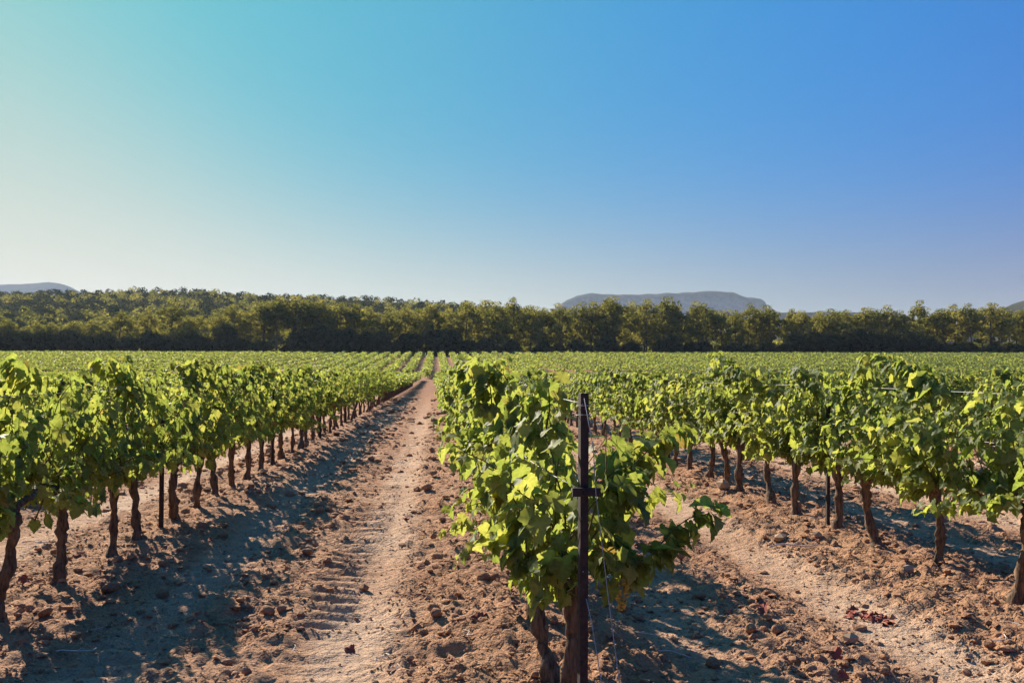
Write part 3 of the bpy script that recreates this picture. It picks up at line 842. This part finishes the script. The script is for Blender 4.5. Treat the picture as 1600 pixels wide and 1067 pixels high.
rngv = np.random.default_rng(55)
for k, idx, x, yv in solo:
    gz = float(ground_height(x, yv, False))
    e = link('grapevine', None, None, (x, yv, gz))
    tag(e, vine_label(k, idx), 'grapevine',
        {0: 'vines in the end post row', -1: 'vines in the left row', 1: 'vines in the right row'}.get(k, 'vines in row %d %s of the end post row' % (abs(k), 'left' if k < 0 else 'right')))
    hs = {0: 1.05, -1: 1.05, 1: 0.98}.get(k, 0.97) * rngv.uniform(0.96, 1.05)
    special = SPECIAL.get((k, idx), ())
    if (k in (-1, 0, 1) and yv < 7.3) or special:
        r = np.random.default_rng(5000 + (k + 2) * 100 + idx)
        lv, sh = grow_canopy(r, {0: 9 if idx < 2 else 13, -1: 20, 1: 18}[k], {-1: 0.51, 0: 0.45, 1: 0.47}[k], {1: 1.0, -1: 1.05, 0: 1.08}[k], 0.52, special, 1.0)
        keep = ((lv[0][:, 1] + yv > PY + 0.09) | (np.abs(lv[0][:, 0] + x - at(911, 770, PY)[0]) > 0.11)) if k == 0 else np.ones(len(lv[0]), bool)
        if k == 0 and idx < 2:                                # the end vine is pruned low on the right of the post
            cw = (lv[0] + np.array([x, yv, gz - CAM_H])) @ CAM_R
            keep &= ~((800 - FPX * cw[:, 0] / cw[:, 2] > 893) & (533.5 + FPX * cw[:, 1] / cw[:, 2] < 655))
        lv = tuple(c[keep] for c in lv)
        P, X, Y, N, S, A = lv
        W = P + np.array([x, yv, gz])
        dist = np.linalg.norm(W - np.array([0, 0, CAM_H]), axis=1)
        order = np.argsort(dist)
        cut = 230 if yv < 7.3 else 0
        for q in order[:cut]:
            o = bpy.data.objects.new('leaf', LEAF_MESH[int(r.integers(10))])
            COL.objects.link(o); o.parent = e
            M = Matrix(((X[q][0], Y[q][0], N[q][0], P[q][0]), (X[q][1], Y[q][1], N[q][1], P[q][1]), (X[q][2], Y[q][2], N[q][2], P[q][2]), (0, 0, 0, 1)))
            o.matrix_basis = M @ Matrix.Diagonal((S[q], S[q], S[q], 1))
        b = Bag(); leaves_into(b, tuple(c[order[cut:]] for c in lv), LEAF_HI, r, 0)
        f = link('foliage', b.mesh('vine_foliage', [M_LEAF]), e); f['kind'] = 'stuff'
        b = Bag(); canes_into(b, [p_ for p_ in sh if k or (p_[:, 1] + yv).min() > PY + 0.06], 0.0045, 5)
        link('canes', b.mesh('vine_canes', [M_CANE]), e)
        link('trunk', make_trunk(6000 + (k + 2) * 100 + idx, {-1: 0.51, 0: 0.45, 1: 0.47}[k], 16, 26, rngv.uniform(0.82, 1.05) * (0.8 if (k, idx) == (0, 0) else 1.0), (1,) if (k, idx) == (0, 0) else (-1, 1)), e)
        if k == 0 and idx == 0:
            g = link('grape_bunch', GRAPES_GOLD, e, loc(972, 915, 3.46, 3.62), None, (0.8,) * 3)
            g['label'] = 'golden ripe grape bunch hanging under the shoot'
        elif k == -1 and idx in (4, 5):
            for q in range(1):
                link('grape_bunch', GRAPES_DARK[q % 2], e, (rngv.normal(0, 0.09), rngv.uniform(-0.35, 0.35), rngv.uniform(0.5, 0.62)))
    else:
        hi = yv < 16
        s180 = (0, 0, math.pi if rngv.uniform() < 0.5 else 0)
        f = link('foliage', (PROTO_HI if hi else PROTO_LO)[int(rngv.integers(8))], e, None, s180, (1.0, 1.05, hs)); f['kind'] = 'stuff'
        link('trunk', TRUNKS[int(rngv.integers(10))] if yv < 22 else TRUNKS_LO[int(rngv.integers(6))], e, None, (0, 0, math.pi if rngv.uniform() < 0.5 else 0), (rngv.uniform(0.8, 1.08), rngv.uniform(0.8, 1.08), hs))

# all further vines: one mass
fb = Bag(); rf = np.random.default_rng(77)
def vine_cloud(xs, ys, n, size, hmin, hmax, half):
    side = np.abs(xs + 0.8) > 0.09 * ys + 3
    for sel, lo in ((side, hmax - 0.42), (~side, hmin)):
        if sel.any(): vine_cloud_part(xs[sel], ys[sel], n if lo > hmin else int(n * 1.6), size, lo, hmax, half if lo > hmin else half * 1.15)
def vine_cloud_part(xs, ys, n, size, hmin, hmax, half):
    m = len(xs)
    gz = ground_height(xs, ys, False)
    alive = rf.uniform(0, 1, m) > 0.04; xs, ys, gz = xs[alive], ys[alive], gz[alive]; m = len(xs)
    top = hmax + rf.normal(0, 0.06, m) + 0.16 * vnoise(xs * 0.4, ys * 0.25, 71)
    P = np.stack([np.repeat(xs, n) + rf.normal(0, half * 0.55, m * n), np.repeat(ys, n) + rf.uniform(-0.46, 0.46, m * n),
                  np.repeat(gz, n) + hmin + (np.repeat(top, n) - hmin) * rf.uniform(0, 1, m * n) ** 0.75], 1)
    N = np.stack([rf.normal(0, 0.5, m * n), rf.normal(0, 0.45, m * n), rf.uniform(0.25, 1.1, m * n)], 1)
    V, Q = cards(P, N, rf.uniform(0.7, 1.35, m * n) * size, rf, 0.2, 0.9)
    fb.add(V, None, Q, np.repeat(rf.uniform(0, 0.92, m * n), 4), 0)
    nb = 3                                                   # big upright cards added inside each vine to block sun crossing the row
    P = np.stack([np.repeat(xs, nb) + rf.normal(0, 0.04, m * nb), np.repeat(ys, nb) + rf.uniform(-0.4, 0.4, m * nb),
                  np.repeat(gz, nb) + np.repeat(hmin + (top - hmin) * 0.5, nb) + rf.normal(0, 0.08, m * nb)], 1)
    N = np.stack([np.ones(m * nb), rf.normal(0, 0.3, m * nb), rf.normal(0, 0.2, m * nb)], 1)
    V, Q = cards(P, N, np.full(m * nb, 0.62), rf, 0.1, 1.0)
    fb.add(V, None, Q, np.repeat(rf.uniform(0, 0.92, m * nb), 4), 0)
R = np.array([(v[2], v[3]) for v in rest])
for a_, b_, n, s in ((0, 45, 130, 0.125), (45, 70, 90, 0.145), (70, 129, 60, 0.175)):
    m = (R[:, 1] >= a_) & (R[:, 1] < b_)
    vine_cloud(R[m, 0], R[m, 1], n, s, 0.42, 1.08, 0.28)
for xx, yy in R[(R[:, 1] < 95)]:
    t = np.array([[0, 0, -0.03], [0.02, 0.02, 0.25], [0, 0, 0.55]]) + np.array([xx, yy, float(ground_height(xx, yy, False))])
    fb.add(*tube(t, [0.055, 0.04, 0.04], 4, None, 0, False), mat=1)
fx, fy = [], []
for k in range(-70, 100):
    xk = -1.15 + k * ROWS
    yk = np.arange(FAR_START, FAR_END, 0.95) + rf.uniform(-0.2, 0.2)
    m = in_view(xk, yk, 6)
    fx.append(np.full(m.sum(), xk)); fy.append(yk[m])
fx = np.concatenate(fx); fy = np.concatenate(fy)
m = fy < 180
vine_cloud(fx[m], fy[m], 26, 0.27, 0.2, 1.3, 0.44)
vine_cloud(fx[~m], fy[~m], 18, 0.33, 0.2, 1.3, 0.44)
far = link('vineyard_rows', fb.mesh('vineyard_rows', [M_LEAF, M_BARK]))
tag(far, 'green vine rows filling the field up to the wood', 'vine rows', kind='stuff')

# ------------------------------------------------------------------ posts, stakes, wires
PY = 3.3
def post_mesh(h, w=0.036, dpt=0.03):
    b = Bag()
    v, q = box((0, 0, h / 2 - 0.15), (w, 0.004, h + 0.3)); b.add(v, None, q)                      # web
    v, q = box((-w / 2 + 0.002, dpt / 2 + 0.0025, h / 2 - 0.151), (0.004, dpt, h + 0.298)); b.add(v, None, q)  # flanges
    v, q = box((w / 2 - 0.002, dpt / 2 + 0.0025, h / 2 - 0.152), (0.004, dpt, h + 0.296)); b.add(v, None, q)
    v, q = box((w / 2 + 0.0035, dpt + 0.0035, h / 2 - 0.153), (0.007, 0.004, h + 0.294)); b.add(v, None, q)
    return b
post_x = at(911, 770, PY)[0]
end_post = link('end_post', None, None, (post_x, PY, 0), (math.radians(-1.0), math.radians(0.6), math.radians(8)))
tag(end_post, 'dark rusty steel trellis end post with crossbar in front of central vines', 'post')
link('profile', post_mesh(1.135, 0.027, 0.026).mesh('post_profile', [M_POST], False), end_post)
b = Bag(); v, q = box((0.004, -0.0085, 0.815), (0.094, 0.012, 0.028)); b.add(v, None, q)
v, q = box((0.004, -0.017, 0.815), (0.02, 0.005, 0.014)); b.add(v, None, q)
link('crossbar', b.mesh('post_crossbar', [M_POST], False), end_post)
b = Bag()
for zc in (1.09, 1.06, 0.815):
    a_ = np.linspace(0, 6.4, 20)
    b.add(*tube(np.stack([0.024 * np.cos(a_), 0.012 + 0.026 * np.sin(a_), zc + 0.006 * a_ / 6], 1), np.full(20, 0.0016), 4))
link('wire_ties', b.mesh('wire_ties', [M_WIRE]), end_post)

STAKE = post_mesh(0.98, 0.026, 0.022).mesh('stake_profile', [M_POST], False)
for k, ylist, side in ((-1, [7.93, 13.2, 18.6, 24.0], 'left'), (0, [7.1, 12.4, 17.8], 'central'), (1, [7.87, 13.37, 18.8, 24.2], 'right')):
    for q, yy in enumerate(ylist):
        x = ROW0 + k * ROWS + 0.03
        o = link('vine_stake', STAKE, None, (x, yy, float(ground_height(x, yy, False))), (0, math.radians(rngv.normal(0, 1)), math.radians(rngv.normal(0, 10))))
        tag(o, 'dark steel stake among the vines of the %s row, %s from the camera' % (side, ordinal(q)), 'stake', 'steel stakes in the %s row' % side)

def wire(name, label, pts, r=0.0017, group=None):
    b = Bag(); b.add(*tube(pts, np.full(len(pts), r), 5))
    o = link(name, b.mesh(name, [M_WIRE]))
    tag(o, label, 'wire', group)
    return o
for k, side in ((-1, 'left'), (0, 'central'), (1, 'right')):
    y0 = 2.6 if k else PY
    for z, off, nm in ((0.56, 0.02, 'lowest'), (0.82, -0.06, 'middle'), (0.822, 0.065, 'paired middle'), (1.10, 0.03, 'top')):
        x = (ROW0 + k * ROWS) if k else post_x
        pts = []
        yy = y0
        while yy < 60:
            sag = -0.012 * math.sin((yy - y0) / 5.3 * math.pi) ** 2
            w_ = min(1, (yy - y0) / 0.8)
            pts.append((x + (off * w_ if k == 0 else off), yy, z + sag)); yy += 0.6 if yy < 20 else 3
        wire('trellis_wire', '%s galvanised trellis wire running along the %s vine row' % (nm, side), pts, 0.0018, 'wires of the %s row' % side)
tp = at(913, 622, PY - 0.02); k1 = at(927, 700, PY - 0.03); k2 = at(931, 770, PY - 0.035)
an1 = np.array(on_ground(975, 1100)); 
wire('guy_wire', 'thin guy wire slanting from the end post top down to the right', [tp, k1, k2, at(950, 930, PY - 0.1), at(968, 1067, PY - 0.2), at(980, 1160, PY - 0.28)], 0.0016)
wire('guy_wire', 'short guy wire leaving the end post low down toward the ground', [at(916, 935, PY - 0.03), at(924, 970, PY - 0.05), at(940, 1067, PY - 0.15), at(952, 1150, PY - 0.24)], 0.0016)

# ------------------------------------------------------------------ clods, stones, twigs, fallen leaves
rc = np.random.default_rng(88)
def clod_shape(rng, ivt, amp=0.22):
    v, t = ivt
    d = v * (1 + rng.normal(0, amp, (len(v), 1))) * np.array([1, rng.uniform(0.7, 1.1), rng.uniform(0.5, 0.8)])
    return d, t
OCT = (np.array([[1, 0, 0], [-1, 0, 0], [0, 1, 0], [0, -1, 0], [0, 0, 1], [0, 0, -1]], float),
       np.array([[0, 2, 4], [2, 1, 4], [1, 3, 4], [3, 0, 4], [2, 0, 5], [1, 2, 5], [3, 1, 5], [0, 3, 5]]))
cb = Bag()
def scatter(count, shape, rmin, rmax, power, yfar, keep_on_track):
    n = count * 3
    yy = 2.4 * (yfar / 2.4) ** rc.uniform(0, 1, n)
    xx = rc.uniform(-0.45 * yy - 1, 0.6 * yy + 1)
    aisle = ((xx - ROW0) / ROWS - np.floor((xx - ROW0) / ROWS) - 0.5) * ROWS
    tr = np.maximum(track(aisle, 0.40, 0.26), 0.7 * track(aisle, -0.55, 0.22))
    ok = (rc.uniform(0, 1, n) > tr * (1 - keep_on_track)) & (vnoise(xx * 1.3, yy * 1.3, 61) + 0.5 > rc.uniform(0, 0.5, n))
    xx, yy = xx[ok][:count], yy[ok][:count]; n = len(xx)
    r = (rmin + (rmax - rmin) * rc.uniform(0, 1, n) ** power) * np.clip(yy / 7, 1, 4)
    v, t = shape; k = len(v)
    V = np.repeat(v[None], n, 0) * (1 + rc.normal(0, 0.22, (n, k, 1))) + rc.normal(0, 0.12, (n, k, 3))
    V = V * np.stack([np.ones(n), rc.uniform(0.7, 1.15, n), rc.uniform(0.35, 0.65, n)], 1)[:, None, :]
    A = rc.uniform(0, 6.28, n); c_, s_ = np.cos(A)[:, None], np.sin(A)[:, None]
    V = np.stack([V[:, :, 0] * c_ - V[:, :, 1] * s_, V[:, :, 0] * s_ + V[:, :, 1] * c_, V[:, :, 2]], 2) * r[:, None, None]
    V += np.stack([xx, yy, ground_height(xx, yy) + 0.25 * r], 1)[:, None, :]
    cb.add(V.reshape(-1, 3), (t[None] + (np.arange(n) * k)[:, None, None]).reshape(-1, 3))
scatter(34000, OCT, 0.005, 0.013, 1.6, 20, 0.4)
scatter(11500, ICO0, 0.010, 0.032, 2.6, 48, 0.12)
o = link('soil_crumbs', cb.mesh('soil_crumbs', [M_CLOD], False))
tag(o, 'small crumbs of dry tan soil strewn over the vineyard ground', 'soil', kind='stuff')

BIG = []
for q in range(10):
    v, t = clod_shape(rc, ICO1, 0.09)
    v = v * (1 + 0.2 * vnoise(v[:, 0] * 1.7 + q, v[:, 1] * 1.7 + v[:, 2], q))[:, None]
    BIG.append(mk_mesh('clod', v, t, None, [M_CLOD], None, True))
STN = [mk_mesh('stone', clod_shape(rc, ICO0, 0.2)[0], ICO0[1], None, [M_STONE], None, False) for q in range(5)]
zone = lambda x: 'the rutted left aisle' if -2.0 < x < 0.48 else ('the right aisle' if 0.48 <= x < 3.0 else ('the ground beyond the left row' if x <= -2.0 else 'the ground beyond the right row'))
def place_on(name, mesh, px, py, size_px, label, cat, group, sink=0.25, rot=None):
    x, yy = on_ground(px, py)
    s = size_px / FPX * yy / 2
    o = link(name, mesh, None, (x, yy, float(ground_height(x, yy)) + s * (0.6 - sink)), rot or (rc.normal(0, .2), rc.normal(0, .2), rc.uniform(0, 6.28)), (s, s, s))
    tag(o, label, cat, group)
    return o
place_on('clod', BIG[0], 174, 925, 32, 'big angular clod of tan soil near the first left trunks', 'clod', None)
place_on('clod', BIG[1], 183, 880, 18, 'rounded clod lying beside the second left trunk', 'clod', None)
for px, py, sp, lb in ((1323, 888, 18, 'upright pale stone between right aisle track and vines'), (1420, 900, 22, 'cream wedge shaped stone near the tilted right trunk'), (1220, 840, 24, 'flat pale stone lying below the right stake'), (1330, 995, 26, 'square pale stone at the edge of the right shadow'), (1130, 768, 30, 'long white flat stone beside the right track'), (1278, 840, 16, 'stone with red patch near right stake'), (790, 915, 12, 'small white stone left of central trunks')):
    place_on('stone', STN[int(rc.integers(5))], px, py, sp, lb, 'stone', None)
cnt = 0
while cnt < 150:
    py = rc.uniform(760, 1064); px = rc.uniform(0, 1600)
    x, yy = on_ground(px, py)
    aisle = ((x - ROW0) / ROWS - math.floor((x - ROW0) / ROWS) - 0.5) * ROWS
    if abs(aisle - 0.36) < 0.3 or abs(aisle + 0.55) < 0.2 and rc.uniform() < .6: continue
    sp = rc.uniform(10, 16) + 14 * rc.uniform() ** 3
    place_on('clod', BIG[int(rc.integers(10))], px, py, sp * (0.6 + 0.4 * (py - 583) / 480), 'clod of dry tan soil lying on ' + zone(x), 'clod', 'clods on ' + zone(x))
    cnt += 1

TW = []
for q in range(6):
    t = np.linspace(0, 1, 7)
    p = np.stack([t - 0.5, 0.18 * np.sin(t * (3 + q)) + rc.normal(0, 0.02, 7), 0.05 * np.sin(t * 5 + q)], 1)
    b = Bag(); b.add(*tube(p, np.linspace(0.03, 0.016, 7), 5))
    b.add(*tube([p[3], p[3] + np.array([0.15, 0.12, 0.05]), p[3] + np.array([0.26, 0.13, 0.02])], [0.014, 0.011, 0.007], 4))
    TW.append(b.mesh('twig', [M_TWIG]))
for px, py, ln, ang in ((610, 845, 26, 60), (602, 836, 24, -40), (583, 820, 24, 100), (732, 990, 36, 110), (738, 925, 20, 100), (750, 900, 22, -30), (598, 1020, 40, 70), (460, 1000, 28, 110), (618, 1045, 26, 70), (695, 815, 22, -30), (674, 1000, 16, -50), (255, 895, 22, 130), (120, 1015, 48, 40), (150, 985, 28, 60), (200, 818, 18, 100), (60, 850, 40, -10), (1240, 855, 60, -12), (1560, 1000, 40, 30), (1580, 985, 30, -60), (1340, 1050, 24, -50), (1000, 990, 40, -30), (1050, 1020, 50, -25), (940, 1030, 24, 60), (1500, 935, 30, 5), (720, 760, 18, -20), (690, 770, 14, 80)):
    x, yy = on_ground(px, py)
    s = ln / FPX * yy * 1.25
    o = link('twig', TW[int(rc.integers(6))], None, (x, yy, float(ground_height(x, yy)) + 0.022), (rc.normal(0, .15), rc.normal(0, .1), math.radians(ang)), (s, s * 0.8, s * 0.8))
    tag(o, 'bleached dry vine twig lying on ' + zone(x), 'twig', 'twigs on ' + zone(x))
RL = [mk_mesh('fallen_leaf', v * np.array([1, 1, 2.2]), t, None, [M_REDLEAF], None) for v, t, rb in LEAF_HI[:3]]
def red(px, py, s, label, group):
    x, yy = on_ground(px, py)
    o = link('fallen_leaf', RL[int(rc.integers(3))], None, (x, yy, float(ground_height(x, yy)) + 0.012), (rc.normal(0, .3), rc.normal(0, .3), rc.uniform(0, 6.28)), (s, s, s))
    tag(o, label, 'leaf', group)
for px, py, s in ((490, 940, .06), (543, 1004, .05), (741, 974, .07), (751, 972, .05), (697, 1028, .05), (635, 808, .06), (187, 832, .06), (30, 915, .08), (36, 922, .06), (120, 865, .05), (330, 845, .06), (950, 1000, .05), (1195, 957, .06), (1278, 843, .05)):
    red(px, py, s, 'crumpled red dry leaf fallen on ' + zone(on_ground(px, py)[0]), 'red leaves on ' + zone(on_ground(px, py)[0]))
red(1298, 1020, .07, 'large curled red leaf at the edge of the right shadow', None)
red(1312, 1048, .05, 'orange red leaf in front of the right shadow edge', None)
for q in range(26):
    t = rc.uniform(0, 1)
    red(1322 + 70 * t + rc.normal(0, 3), 942 + 20 * t + rc.normal(0, 4), rc.uniform(0.025, 0.05), 'dark red dry leaf in the strip of leaves on the right track', 'strip of red leaves on the right track')

# ------------------------------------------------------------------ haze
m, n, l, out = new_mat('haze')
pv = n.new('ShaderNodeVolumePrincipled')
pv.inputs['Color'].default_value = (0.62, 0.76, 0.98, 1)
pv.inputs['Density'].default_value = 0.000062
pv.inputs['Anisotropy'].default_value = 0.25
l.new(pv.outputs[0], out.inputs['Volume'])
zlow = min(float(GZ.min()), -40.0) - 140
v, q = box((0, 3500, 0), (15000, 9000, 1))
v[:, 2] = np.where(v[:, 2] > 0, 440.0, zlow)
hz = link('haze', mk_mesh('haze', v, None, np.array(q), [m], None, False))
tag(hz, 'thin pale summer haze over the whole landscape', 'haze', kind='stuff')
